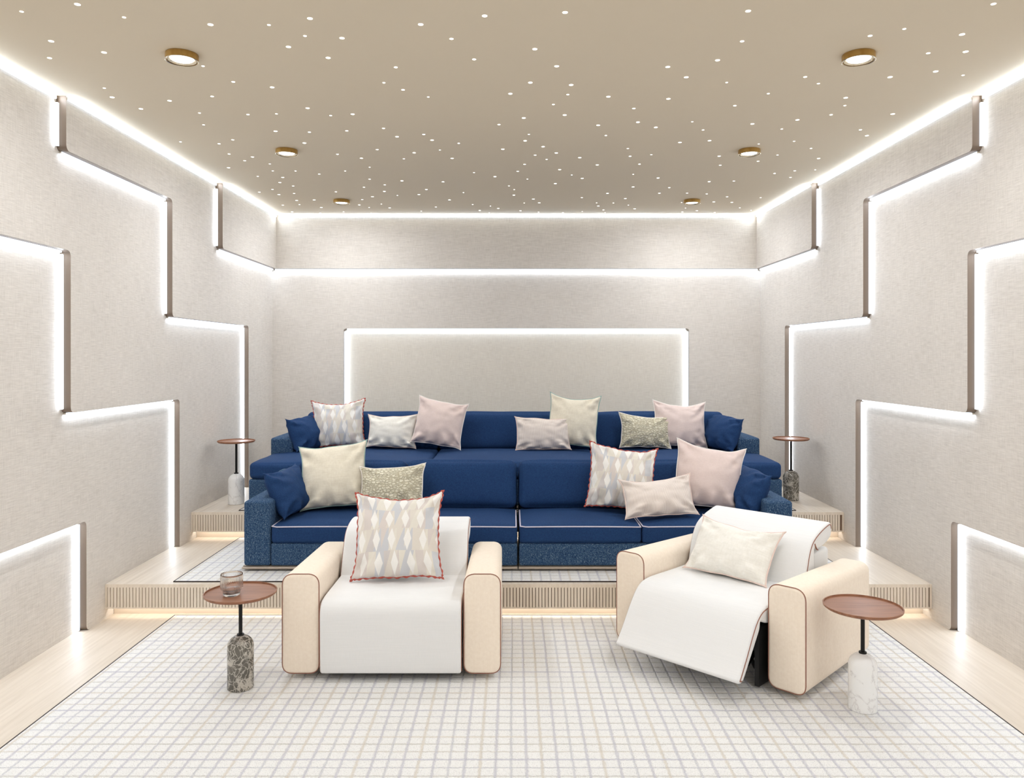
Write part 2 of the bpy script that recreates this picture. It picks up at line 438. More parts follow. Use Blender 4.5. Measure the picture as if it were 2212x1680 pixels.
E1, E2, E3, E4 = 4.678, 5.854, 7.220, 6.425       # where each layer's lower upright edge stands
N2, N3a, N3b = 4.413, 4.273, 5.605
Z1, Z2a, Z2b, Z3a, Z3b, Z4 = .663, 2.250, 1.330, 2.783, 1.937, 2.542
r = .038
for side, nm in ((-1, 'left'), (1, 'right')):
    near = 'drinking glass' if side < 0 else 'reclined armchair'
    x0, x1 = sorted((side * HX[0], side * (HX[0] + .1)))
    base = structure(MB().box((x0, YF, 0), (x1, 8.1, CEIL)).build('wall_' + nm, M['wall'], smooth=False),
                     'linen covered side wall in stepped layers, beside the ' + near)
    slab([(YF, Z1), (E1, Z1), (E1, 0), (E2 + .1, 0), (E2 + .1, CEIL), (YF, CEIL)], HX[1], HX[0], side, [0, r, r, 0, 0, 0], 'wall_panel', base)
    slab([(YF, Z2a), (N2, Z2a), (N2, Z2b), (E2, Z2b), (E2, D1), (R2 + .13, D1), (R2 + .13, D2), (E3 + .1, D2), (E3 + .1, CEIL), (YF, CEIL)],
         HX[2], HX[1], side, [0, r, r, r, 0, 0, 0, 0, 0, 0], 'wall_panel', base)
    slab([(N3a, CEIL), (N3a, Z3a), (N3b, Z3a), (N3b, Z3b), (E3, Z3b), (E3, D2), (8.0, D2), (8.0, CEIL)], HX[3], HX[2], side, [0, r, r, r, r, 0, 0, 0], 'wall_panel', base)
    slab([(E4, CEIL), (E4, Z4), (8.0, Z4), (8.0, CEIL)], HX[4], HX[3], side, [0, r, 0, 0], 'wall_panel', base)
    # light profiles tucked against the panel edges, shining over the recessed layer
    IN = '+x' if side < 0 else '-x'
    def run(k, segs, label):
        mb = MB()
        for kind, a, b, c in segs:
            xa, xb = sorted((side * (HX[k] - .001), side * (HX[k] - SX)))
            if kind == 'h': led_box(mb, (xa, a, c - .012), (xb, b, c - .001), ('-z',), (IN,))     # under a panel
            else: led_box(mb, (xa, c - .012, a), (xb, c - .001, b), ('-y',), (IN,))               # in front of an upright edge
        led_build(mb, 'led_strip', label)
    run(0, [('h', YF, E1 - .02, Z1), ('v', .004, Z1 - .02, E1)], 'white light strip framing the lowest wall recess near the ' + near)
    run(1, [('h', YF, N2 - .02, Z2a), ('v', Z2b + .022, Z2a - .02, N2), ('h', N2 + .022, E2 - .02, Z2b), ('v', D1 + .004, Z2b - .02, E2)],
        'white light strip stepping down the wall to the lower platform, on the ' + near + ' side')
    run(2, [('v', Z3a + .022, CEIL - .04, N3a), ('h', N3a + .022, N3b - .02, Z3a), ('v', Z3b + .022, Z3a - .02, N3b), ('h', N3b + .022, E3 - .02, Z3b), ('v', D2 + .004, Z3b - .02, E3)],
        'white light strip stepping from ceiling to the upper platform, on the ' + near + ' side')
    # cove strips along the ceiling, one for each layer of panelling
    for k, ya, yb, lab in ((2, YF, N3a - .02, 'nearest the camera'), (3, N3a + .004, E4 - .02, 'in the middle of the wall'), (4, E4 + .004, B4 - .03, 'meeting the back corner')):
        mb = MB(); xa, xb = sorted((side * (HX[k] - .001), side * (HX[k] - .013)))
        order = ['-z', '+z', '-y', '+x', '+y', '-x']
        mb.box((xa, ya, CEIL - .022), (xb, yb, CEIL - .004), [1 if q == '-z' else 3 if q in (IN, '+z') else 2 for q in order])
        led_build(mb, 'cove_light', 'white cove light at the ceiling edge, %s, %s side' % (lab, near))

# back wall: frieze above, main panel with a rectangular opening, recessed inset behind it
wb = structure(MB().box((-2.7, B2, 0), (2.7, B2 + .1, CEIL)).build('wall_back', M['inset'], smooth=False), 'linen covered back wall with glowing rectangular recess')
def back_slab(name, mb): return structure(mb.build(name, [M['wall'], M['edge']], wb, smooth=True, angle=30))
mb = MB(); mb.box((-HX[4], B4, Z4), (HX[4], B3, CEIL), [1, 0, 0, 0, 0, 0]); back_slab('wall_panel', mb)
RX, RZ = 1.765, 1.937
out = [(-HX[3], D2), (-HX[3], CEIL), (HX[3], CEIL), (HX[3], D2)]
inn = round_poly([(RX, D2), (RX, RZ), (-RX, RZ), (-RX, D2)], [0, .03, .03, 0])
poly = [(x, z) for x, z in out] + [(x, z) for x, z in inn]; k = len(poly)
mb = MB().add([(x, B3, z) for x, z in poly] + [(x, B2 - .0005, z) for x, z in poly], [tuple(range(k)), tuple(range(k, 2 * k))], 0)
mb.f += [[i, (i + 1) % k, k + (i + 1) % k, k + i] for i in range(k)]; mb.mi += [1] * k
back_slab('wall_panel', mb)
mb = MB(); ya, yb = B2 - SX, B2 - .001
led_box(mb, (-RX + .03, ya, RZ - .012), (RX - .03, yb, RZ - .001), ('-z',), ('-y',))
led_box(mb, (-RX + .001, ya, D2 + .01), (-RX + .012, yb, RZ - .03), ('+x',), ('-y',))
led_box(mb, (RX - .012, ya, D2 + .01), (RX - .001, yb, RZ - .03), ('-x',), ('-y',))
led_build(mb, 'led_strip', 'white light strip around the rectangular recess behind the rear sofa')
mb = MB()                                                             # under the frieze, round three walls
led_box(mb, (-HX[3] + .03, B3 - SX, Z4 - .012), (HX[3] - .03, B3 - .001, Z4 - .001), ('-z',), ('-y',))
for side in (-1, 1):
    IN = '+x' if side < 0 else '-x'; xa, xb = sorted((side * (HX[3] - .001), side * (HX[3] - SX)))
    led_box(mb, (xa, E4 + .022, Z4 - .012), (xb, B3 - .03, Z4 - .001), ('-z',), (IN,))
    led_box(mb, (xa, E4 - .012, Z4 + .022), (xb, E4 - .001, CEIL - .05), ('-y',), (IN,))
led_build(mb, 'led_strip', 'white light strip under the frieze, wrapping round the back of the room')
mb = MB(); mb.box((-HX[4] + .03, B4 - .013, CEIL - .022), (HX[4] - .03, B4 - .001, CEIL - .004), [1, 3, 3, 2, 2, 2])
led_build(mb, 'cove_light', 'white cove light along the ceiling edge above the back wall')

# platforms: plank deck, slatted front with a recessed toe kick and a warm light strip
def platform(label, y0, z0, decks, hw, rest):
    z1 = z0 + .219; t = thing('platform', label, 'platform', (0, y0, z0))
    mb = MB()
    for xa, ya, yb in decks: mb.box((-xa, ya - y0, .198), (xa, yb - y0, .219))
    mb.build('deck', M['oak_y'], t, smooth=False)
    mb = MB(); mb.box((-hw, .012, .066), (hw, .05, .198), 1)
    mb.box((-hw, -.0005, .198), (hw, .012, .2185), 0); mb.box((-hw, -.0005, .065), (hw, .012, .074), 0)
    x = -hw; rnd = random.Random(4)
    mb.box((-hw, 0, .074), (-hw + .012, .012, .198), 0); mb.box((hw - .012, 0, .074), (hw, .012, .198), 0); x = -hw + .0152
    while x < hw - .03:
        mb.box((x, 0, .074), (x + .0160, .012, .198), 0); x += .0201
    mb.build('slatted_front', [M['oak_z'], M['groove']], t, smooth=False)
    MB().box((-hw, .107, 0), (hw, .125, .198)).build('toe_kick', M['oak_x'], t, smooth=False)
    return t
platform('lower slatted pale oak platform carrying the front sofa', R1, 0, [(2.599, R1, E2 - .002), (2.543, E2 - .002, R2 + .12)], 2.599, None)
platform('upper slatted pale oak platform carrying the rear sofa', R2, D1, [(2.543, R2, E3 - .002), (2.487, E3 - .002, B3 - .002)], 2.543, None)
for y0, z0, hw, lab in ((R1, 0, 2.59, 'lower'), (R2, D1, 2.53, 'upper')):
    mb = MB(); mb.box((-hw, y0 + .055, z0 + .080), (hw, y0 + .075, z0 + .092), [1, 0, 0, 0, 1, 0])
    tag(mb.build('led_strip', [M['cap'], M['warm']], smooth=False), 'warm light strip hidden beneath the %s platform nosing' % lab, 'light strip')

def rug(label, x, ya, yb, z):
    t = thing('rug', label, 'rug', (0, 0, z))
    mb = MB(); 
    mb.box((-x, ya, .0005), (x, yb, .006)); mb.build('pile', M['rug'], t, smooth=False)
    mb = MB(); w = .007
    mb.box((-x - w, ya - w, .0004), (-x, yb + w, .0065)); mb.box((x, ya - w, .0004), (x + w, yb + w, .0065))
    mb.box((-x, yb, .0004), (x, yb + w, .0065)); mb.box((-x, ya - w, .0004), (x, ya, .0065))
    mb.build('binding', M['binding'], t, smooth=False); return t
rug('large cream rug with lavender and straw check under the armchairs', 2.183, -1.6, 4.945, 0)
rug('cream checked rug strip on the lower platform under the front sofa', 2.183, 4.94, 6.125, D1)
rug('cream checked rug on the upper platform under the rear sofa', 2.183, 6.117, 7.7, D2)

# ------------------------------------------------------------------ ceiling lamps and star lights
def ceiling_lamp(x, y, label):
    t = thing('ceiling_light', label, 'ceiling light', (x, y, CEIL), 0, 'brass ceiling lights')
    ro = .0745
    MB().lathe([(.060, -.001), (ro - .001, -.001), (ro, -.003), (ro, -.0305), (.0672, -.0305), (.0672, -.004)], 56).build('ring', M['brass'], t)
    MB().lathe([(ro - .001, -.0304), (ro + .0012, -.0318), (ro - .001, -.0332), (ro - .005, -.0318)] + [(ro - .001, -.0304)], 56, caps=False).build('rim', M['chrome'], t)
    MB().lathe([(.052, -.012), (.060, -.022), (.0645, -.030), (.0665, -.029), (.062, -.012)], 56, caps=False).build('reflector', M['chrome'], t)
    MB().lathe([(0, -.026), (.050, -.0255), (.0515, -.022), (.0515, -.004)], 48).build('diffuser', M['disc'], t)
    ld = bpy.data.lights.new('lamp', 'AREA'); ld.shape = 'DISK'; ld.size = .1; ld.energy = LAMP_W; ld.color = (.955, .985, 1.025)
    lo = bpy.data.objects.new('lamp', ld); COL.objects.link(lo); lo.parent = t; lo.location = (0, 0, -.034)
LAMP_W = 9.5
for y, lab in ((3.685, 'closest to the camera'), (5.39, 'midway down the ceiling'), (7.116, 'farthest back, above the rear sofa')):
    for s, w in ((-1, 'on the drinking glass side'), (1, 'on the reclined armchair side')):
        ceiling_lamp(1.603 * s, y, 'round brass ceiling light %s, %s' % (lab, w))
for y in (1.97, .26, -1.45):
    for s, w in ((-1, 'on the drinking glass side'), (1, 'on the reclined armchair side')):
        ceiling_lamp(1.603 * s, y, 'round brass ceiling light %.0f paces behind the view, %s' % (3.685 - y, w))

STARS = [(-1.806,3.163,0.0135), (-2.075,3.229,0.0087), (-1.677,3.284,0.0084), (-1.34,3.356,0.0133), (-2.132,3.532,0.0135), (-2.258,3.731,0.0114), (-1.961,3.663,0.0135), (-1.563,3.835,0.0078), (-2.215,4.149,0.008), (-2.249,4.296,0.0135), (-1.691,4.282,0.0104), (-1.957,4.354,0.0128), (-2.186,4.497,0.0132), (-1.878,4.573,0.0076), (-0.895,3.295,0.0131), (-1.089,3.359,0.0079), (-0.964,3.474,0.0078), (-0.804,3.498,0.0127), (-1.073,3.597,0.0131), (-0.921,3.729,0.0129), (-0.433,3.354,0.0129), (-0.312,3.506,0.0101), (-0.615,3.851,0.0101), (-1.493,4.055,0.0098), (-1.316,4.137,0.0132), (-0.71,4.068,0.0075), (-0.625,4.176,0.0099), (-0.502,4.291,0.0074), (-1.219,4.484,0.0132), (-1.603,4.602,0.0103), (-1.43,4.589,0.0076), (-1.118,4.622,0.0097), (-0.982,4.596,0.0126), (-0.154,3.27,0.0125), (0.182,3.237,0.0124), (0.067,3.623,0.0125), (-0.222,3.748,0.0098), (0.181,3.837,0.0128), (0.731,3.846,0.0128), (0.854,3.988,0.0127), (0.056,4.066,0.0125), (0.272,4.101,0.0126), (-0.049,4.238,0.0125), (0.265,4.251,0.0076), (0.491,4.286,0.0126), (0.195,4.419,0.0079), (0.829,4.322,0.0127), (0.663,4.49,0.01), (0.272,4.612,0.0124), (0.94,3.224,0.0132), (1.917,3.159,0.0115), (1.676,3.4,0.0084), (1.56,3.473,0.0104), (1.962,3.458,0.0135), (1.006,3.533,0.0103), (1.926,3.672,0.0107), (2.092,3.654,0.0135), (0.954,3.759,0.013), (2.089,3.907,0.0135), (2.257,3.96,0.0086), (1.462,3.984,0.0105), (1.898,3.986,0.0134), (1.082,4.064,0.0074), (1.568,4.081,0.0078), (1.356,4.236,0.0077), (1.807,4.305,0.0129), (1.859,4.438,0.0081), (1.232,4.44,0.0101), (1.85,4.607,0.0101), (2.208,4.593,0.0135), (-1.947,4.807,0.008), (-2.252,5.187,0.0086), (-2.013,5.235,0.01), (-1.886,5.139,0.0105), (-1.544,4.943,0.0133), (-1.334,4.964,0.0102), (-1.089,4.934,0.0101), (-0.847,4.88,0.0103), (-1.434,5.217,0.0133), (-2.042,5.5,0.0105), (-1.904,5.581,0.0132), (-1.996,5.686,0.0102), (-2.191,5.897,0.0128), (-0.974,5.381,0.01), (-1.277,5.506,0.0099), (-1.129,5.617,0.0129), (-1.842,5.781,0.0081), (-1.888,6,0.0077), (-1.713,6.003,0.0077), (-1.119,5.884,0.0068), (-1.555,6.103,0.0105), (-1.33,6.003,0.0069), (-2.063,6.181,0.0079), (-1.875,6.217,0.0131), (-1.953,6.4,0.0127), (-1.192,6.279,0.0104), (-1.88,6.53,0.0109), (-1.104,6.486,0.0099), (-1.295,6.578,0.0105), (-2.096,6.665,0.0102), (-2.244,6.775,0.0113), (-1.956,6.827,0.0109), (-2.104,6.876,0.0135), (-1.574,6.762,0.0104), (-1.15,6.745,0.0129), (-1.294,6.97,0.0134), (-1.41,7.096,0.0109), (-2.019,7.134,0.0135), (-1.852,7.11,0.0135), (-2.211,7.355,0.0113), (-2.047,7.33,0.008), (-1.486,7.345,0.0127), (-1.27,7.3,0.0065), (-1.416,7.469,0.0067), (-1.875,7.469,0.0134), (-1.222,7.49,0.0129), (-2.22,7.696,0.0123), (-1.958,7.763,0.0129), (-1.709,7.69,0.0088), (-1.451,7.775,0.0129), (-0.79,5.066,0.013), (-0.61,5.014,0.0103), (-0.57,5.148,0.0132), (-0.399,5.223,0.0096), (-0.541,5.392,0.0074), (-0.729,5.465,0.0129), (-0.825,5.632,0.0075), (-0.474,5.62,0.0126), (-0.338,6.055,0.0077), (-0.94,6.338,0.0135), (-0.608,6.374,0.013), (-0.777,6.668,0.0126), (-0.866,6.875,0.013), (-1.062,6.914,0.0071), (-0.467,6.79,0.0069), (-0.615,7.11,0.0134), (-0.414,7.325,0.0075), (-0.773,7.448,0.0107), (-0.937,7.654,0.0094), (-0.178,6.19,0.0127), (-0.068,6.527,0.008), (-0.023,6.671,0.0072), (-0.026,6.9,0.0123), (-0.249,7.403,0.0068), (-0.177,7.52,0.0131), (-0.36,7.623,0.0129), (-0.271,7.747,0.0087), (0.002,6.014,0.0105), (0.052,5.794,0.0098), (0.082,6.275,0.0071), (0.07,7.253,0.0074), (0.039,7.641,0.0121), (0.151,7.072,0.0134), (0.21,7.245,0.013), (0.219,7.703,0.0087), (-0.121,4.801,0.0103), (0.03,4.669,0.0127), (0.068,5.012,0.0074), (0.046,5.162,0.0124), (-0.105,5.371,0.0126), (0.171,5.308,0.0128), (0.123,5.529,0.0099), (0.21,5.649,0.0078), (0.493,4.815,0.0128), (0.567,5.039,0.0075), (0.729,4.753,0.0129), (0.858,4.86,0.0132), (1.059,4.744,0.0073), (1.167,4.916,0.0078), (0.27,5.47,0.0129), (0.446,5.599,0.0129), (0.595,5.812,0.0128), (0.323,5.957,0.0128), (0.429,6.133,0.0069), (0.522,6.251,0.0125), (0.316,6.439,0.0125), (0.756,5.355,0.0077), (0.803,5.561,0.01), (0.947,5.518,0.0079), (0.907,5.789,0.0098), (0.91,6.111,0.0069), (1.082,5.203,0.0125), (1.269,5.16,0.0129), (1.129,6.237,0.0128), (0.979,6.566,0.0128), (1.291,6.595,0.0105), (1.249,6.818,0.0122), (1.491,6.815,0.0098), (1.572,6.368,0.013), (1.671,6.846,0.0102), (1.825,7.202,0.0129), (0.586,7.005,0.01), (0.795,6.825,0.0126), (0.984,7.05,0.0126), (0.745,7.245,0.0067), (0.902,7.253,0.0096), (0.777,7.398,0.0121), (0.849,7.597,0.012), (1.057,7.358,0.0068), (1.145,7.537,0.0131), (1.533,7.23,0.0067), (1.63,7.503,0.0069), (1.771,7.636,0.0125), (1.642,7.698,0.0118), (0.649,7.671,0.0071), (0.463,7.743,0.0111), (0.882,7.743,0.0095), (1.439,4.788,0.0132), (1.687,4.707,0.0129), (1.657,4.896,0.0081), (2.16,4.912,0.0104), (2.26,5.042,0.0132), (1.836,5.174,0.0079), (1.621,5.24,0.0074), (2.016,5.351,0.0096), (2.175,5.622,0.0122), (1.845,5.526,0.0078), (1.439,5.558,0.0124), (1.762,5.701,0.0106), (1.517,5.822,0.01), (2.011,6.082,0.0105), (2.138,5.996,0.0107), (2.184,6.217,0.0107), (2.283,5.963,0.0069), (1.768,6.347,0.0105), (1.886,6.975,0.0111), (1.998,7.221,0.0125), (2.197,7.007,0.0081), (2.149,7.485,0.0096), (2.296,7.613,0.0068), (1.969,7.724,0.0118)]

star_me = {}
for x, y, rr in STARS:
    rr *= .87; key = round(rr, 3)
    if key not in star_me:
        o = MB().lathe([(0, -.0015), (rr * .8, -.0015), (rr, -.0008), (rr, 0)], 20).build('star_light', M['star'])
        star_me[key] = o.data
    else:
        o = bpy.data.objects.new('star_light', star_me[key]); COL.objects.link(o)
    o.location = (x, y, CEIL)
    tag(o, 'tiny round white pinprick star light set in the beige ceiling', 'star light', 'star lights scattered over the ceiling')
EXPO = 0.34
# ------------------------------------------------------------------ recliner armchairs
def recliner(loc, rz, label, reclined):
    t = thing('recliner_armchair', label, 'armchair', loc, rz, 'recliner armchairs')
    W, D, AW, AH = 1.115, (.825 if reclined else .80), .190, .531
    for s in (-1, 1):
        xa, xb = sorted((s * (W / 2 - AW), s * W / 2))
        poly = round_poly([(xa, .03), (xb, .03), (xb, AH), (xa, AH)], .052, 7)       # front outline (x, z), swept backwards
        mb = MB(); prism(mb, poly, 0, D, .016, n=4)
        mb.v = [(q[1], q[0], q[2]) for q in mb.v]
        # crowned top and soft rear top corner
        nv = []
        for x, y, z in mb.v:
            k = max(0, (z - .40) / (AH - .40)); e = max(0, (y - (D - .10)) / .10)
            z2 = z - .045 * (1 - math.sqrt(max(0, 1 - e * e))) * k + .008 * k * max(0, 1 - ((x - (xa + xb) / 2) / (AW / 2)) ** 2)
            e2 = max(0, (y - (D - .05)) / .05)
            nv.append((x + ((xa + xb) / 2 - x) * .12 * e2 * e2, y, z2))
        mb.v = nv
        if reclined and s < 0:                                  # the low rear corner is cut back to clear the platform front
            mb.v = [(x, min(y, (4.884 - 4.069 + .7034 * x) / .7108) if z < .24 else y, z) for x, y, z in mb.v]
        arm = mb.build('armrest', M['blush_leather'], t, angle=50)
        pp = round_poly([(xa + .001, .031), (xb - .001, .031), (xb - .001, AH - .001), (xa + .001, AH - .001)], .052, 7)
        MB().tube([(x, .007, z + .008 * max(0, (z - .40) / (AH - .40)) * max(0, 1 - ((x - (xa + xb) / 2) / (AW / 2)) ** 2)) for x, z in pp], .0025, 6, True).build('piping', M['pipe_brown'], arm)
        for y in (.10, D - .10):
            MB().lathe([(.014, 0), (.016, .031)], 16).build('foot', M['black'], t, loc=((xa + xb) / 2, y, .0))
    hw = .357
    def padded(name, pts, mat, sub=5, pipe=None, x=hw):
        ar = sum(pts[i][0] * pts[(i + 1) % len(pts)][1] - pts[(i + 1) % len(pts)][0] * pts[i][1] for i in range(len(pts))); isg = 1 if ar < 0 else -1
        pl = smooth_closed(pts, sub); mb = MB(); prism(mb, pl, -x, x, .012, n=4)
        o = mb.build(name, mat, t, angle=60)
        if pipe:
            for s in (-1, 1):
                m2 = MB(); nn = len(pipe); ins = []
                for i, (y, z) in enumerate(pipe):
                    a, b = pipe[max(0, i - 1)], pipe[min(nn - 1, i + 1)]; dy, dz = b[0] - a[0], b[1] - a[1]; ll = math.hypot(dy, dz) or 1
                    ins.append((y + isg * dz / ll * .0125, z - isg * dy / ll * .0125))
                m2.tube([(s * (x + .0004), y, z) for y, z in ins], .0028, 6); m2.build('piping', M['pipe_brown'], o)
        return o
    if reclined:
        seat = [(.60, .412), (.45, .416), (.25, .416), (.10, .418), (.02, .416), (-.045, .402), (-.10, .362), (-.15, .297), (-.20, .222), (-.25, .152),
                (-.268, .128), (-.258, .112), (-.232, .110), (-.205, .130), (-.15, .200), (-.09, .275), (-.058, .318), (-.048, .352), (-.02, .345), (.05, .325), (.30, .31), (.60, .31)]
        sp = smooth_closed(seat, 5)[5 * 2:5 * 12]
        padded('seat_cushion', seat, M['white_leather'], 5, sp)
        back = [(.43, .39), (.438, .43), (.452, .485), (.478, .565), (.515, .628), (.565, .664), (.63, .689), (.70, .707), (.755, .716), (.782, .704), (.790, .672), (.776, .636),
                (.735, .614), (.68, .600), (.63, .592), (.592, .592), (.570, .606), (.560, .575), (.565, .50), (.57, .42), (.56, .38), (.49, .37)]
        bp = smooth_closed(back, 5)[0:5 * 10]
        MB().tube([(hw + .001, .562, .628), (hw + .001, .572, .612), (hw + .001, .588, .594), (hw + .001, .60, .590)], .004, 6).build('pull_tab', M['pipe_brown'], padded('backrest', back, M['white_leather'], 5, bp))
        mb = MB(); soft_box(mb, (0, .69, .44), (.68, .20, .265), .02, n=3); mb.build('back_frame', M['white_leather'], t)
        mb = MB(); mb.box((-.30, -.02, .19), (.30, .55, .29))
        for x in (-.25, -.08, .08, .25):
            mb.tube([(x, .20, .20), (x, .02, .10), (x, -.17, .20)], .012, 8); mb.tube([(x, .10, .06), (x, -.06, .28)], .010, 8)
        for x in (-.31, .31): mb.box((x - .012, .0, .012), (x + .012, .70, .30))
        mb.build('recline_mechanism', M['dark'], t)
    else:
        seat = [(.60, .405), (.45, .408), (.25, .410), (.12, .411), (.04, .408), (-.005, .396), (-.03, .366), (-.036, .32), (-.034, .22), (-.032, .12), (-.029, .060), (-.022, .043), (-.006, .040),
                (.006, .06), (.02, .12), (.04, .20), (.06, .26), (.10, .29), (.30, .30), (.60, .30)]
        sp = smooth_closed(seat, 5)[5 * 2:5 * 12]
        padded('seat_cushion', seat, M['white_leather'], 5, sp)
        back = [(.435, .38), (.448, .42), (.470, .465), (.505, .525), (.545, .590), (.590, .630), (.65, .652), (.72, .664), (.79, .666), (.840, .656), (.862, .628), (.855, .590), (.82, .560),
                (.75, .548), (.68, .545), (.64, .540), (.63, .50), (.63, .42), (.60, .38), (.50, .365)]
        bp = smooth_closed(back, 5)[0:5 * 9]
        padded('backrest', back, M['white_leather'], 5, bp)
        mb = MB(); soft_box(mb, (0, .70, .40), (.68, .16, .24), .02, n=3); mb.build('back_frame', M['white_leather'], t)
        MB().box((-.33, .05, .012), (.33, .68, .29)).build('recline_mechanism', M['dark'], t, smooth=False)
    return t
RUGZ = .006
recliner((-.619 + CAMX, 3.956, RUGZ), 0, 'upright armchair with white seat and pale peach arms, patterned cushion on it', False)
recliner((.987 + CAMX, 4.069, RUGZ), R(-44.7), 'reclined armchair with raised footrest, white seat and pale peach arms, turned at an angle', True)

# ------------------------------------------------------------------ sofas
def cushion(mb, x0, x1, y0, y1, z0, z1, r=.035, crown=(0.004, .008, .024), rot=None, amp=0.004, seed=0, n=10):
    c = ((x0 + x1) / 2, (y0 + y1) / 2, (z0 + z1) / 2)
    return soft_box(mb, c, (x1 - x0, y1 - y0, z1 - z0), r, crown, n, rot, 0, amp, seed)

def front_sofa():
    Y, Z = 5.165, D1 + RUGZ
    t = thing('sofa', 'royal blue low front sofa with pale piping, on the lower platform', 'sofa', (0, Y, Z), 0, 'blue sofas')
    h = lambda z: z - Z
    for s in (-1, 1):
        xa, xb = sorted((s * 1.647, s * 1.824)); mb = MB()
        soft_box(mb, ((xa + xb) / 2, .41, (h(.260) + h(.688)) / 2), (xb - xa, .82, .428), .018, (.004, .003, .006), 6); mb.build('armrest', M['tweed'], t)
        xa, xb = sorted((s * .006, s * 1.645)); mb = MB()
        soft_box(mb, ((xa + xb) / 2, .35, (h(.260) + h(.408)) / 2), (xb - xa, .70, .148), .014, (0, .003, 0), 4); mb.build('base', M['tweed'], t)
        xa, xb = sorted((s * .004, s * 1.834)); mb = MB()
        mb.box((xa, .02, h(.238)), (xb, .84, h(.256))); mb.tube([(xa, .005, h(.2455)), (xb, .005, h(.2455))], .0085, 12)
        mb.build('plinth', M['plinth'], t)
        for x in (s * .12, s * 1.70):
            for y in (.10, .74):
                MB().box((x - .03, y - .03, 0), (x + .03, y + .03, h(.2385))).build('foot', M['dark'], t, smooth=False)
        xa, xb = sorted((s * .006, s * 1.82)); mb = MB()
        soft_box(mb, ((xa + xb) / 2, .775, (h(.262) + h(.79)) / 2), (xb - xa, .13, .528), .03, n=4); mb.build('back_frame', M['tweed'], t)
    for i, (xa, xb) in enumerate(((-1.642, -.823), (-.819, -.008), (.008, .819), (.823, 1.642))):
        mb = MB(); cushion(mb, xa, xb, 0, .60, h(.408), h(.524), .022, (.002, .010, .026), seed=i)
        o = mb.build('seat_cushion', M['blue'], t)
        e = .006; zz = h(.522)
        P = []
        nn = 12
        for k in range(nn): P.append((xa + e, .55 - .545 * k / (nn - 1) + .002, zz + .0))
        for k in range(1, 25): P.append((xa + e + (xb - xa - 2 * e) * k / 24, -.004 - .006 * math.sin(math.pi * k / 24), zz - .003 + .004 * math.sin(math.pi * k / 24)))
        for k in range(1, nn): P.append((xb - e, .002 + .545 * k / (nn - 1), zz))
        MB().tube(P, .0042, 8).build('piping', M['pipe_lav'], o)
        mb = MB(); rot = Matrix.Rotation(R(-13), 3, 'X')
        xa2, xb2 = (xa + .02 if i == 0 else xa + .002), (xb - .02 if i == 3 else xb - .002)
        soft_box(mb, ((xa2 + xb2) / 2, .635, h(.70)), (xb2 - xa2, .17, .345), .045, (.003, .028, .010), 10, rot, 0, .005, i * 3.1)
        mb.build('back_cushion', M['blue'], t)
front_sofa()

def rear_sofa():
    Y, Z, X = 6.14, D2 + RUGZ, -.015
    t = thing('sofa', 'deep royal blue daybed sofa at the back, on the upper platform', 'sofa', (X, Y, Z), 0, 'blue sofas')
    h = lambda z: z - Z; hw = 2.108
    for s in (-1, 1):
        xa, xb = sorted((s * (hw - .192), s * hw)); mb = MB()
        soft_box(mb, ((xa + xb) / 2, .56 + .38, (h(.69) + h(.948)) / 2), (xb - xa, .76, .258), .018, (.004, .003, .006), 6); mb.build('armrest', M['tweed'], t)
    mb = MB(); soft_box(mb, (0, .66, (h(.475) + h(.680)) / 2), (2 * hw, 1.32, .205), .016, n=6); mb.build('base', M['tweed'], t)
    mb = MB(); mb.box((-hw - .006, -.004, h(.455)), (hw + .006, 1.32, h(.473))); mb.build('plinth', M['plinth'], t)
    for x in (-1.9, -.6, .6, 1.9):
        for y in (.1, 1.2): MB().box((x - .03, y - .03, 0), (x + .03, y + .03, h(.4555))).build('foot', M['dark'], t, smooth=False)
    mb = MB(); soft_box(mb, (0, 1.20, (h(.685) + h(1.06)) / 2), (2 * hw - .39, .22, .375), .03, n=4); mb.build('back_frame', M['tweed'], t)
    for i, (xa, xb) in enumerate(((-hw + .002, -.692), (-.688, .688), (.692, hw - .002))):
        mb = MB(); c = ((xa + xb) / 2, .47, (h(.680) + h(.812)) / 2)
        soft_box(mb, c, (xb - xa, .95, .132), .035, (.003, .014, .024), 10, None, 0, .004, i * 2.3 + 9)
        # the outer cushions are notched round the arms
        if i != 1:
            lim = hw - .196
            mb.v = [((max(-lim, x) if i == 0 else min(lim, x)) if y > .57 else x, min(y, .556) if (abs(x) > lim and y > .556 and y <= .57) else y, z) for x, y, z in mb.v]
        mb.build('seat_cushion', M['blue'], t)
    lim = hw - .215
    for i, (xa, xb) in enumerate(((-lim, -.692), (-.688, .688), (.692, lim))):
        mb = MB(); rot = Matrix.Rotation(R(-10), 3, 'X')
        soft_box(mb, ((xa + xb) / 2, .985, h(.965)), (xb - xa, .19, .345), .045, (.003, .030, .008), 10, rot, 0, .005, i * 3.1 + 4)
        mb.build('back_cushion', M['blue'], t)
rear_sofa()

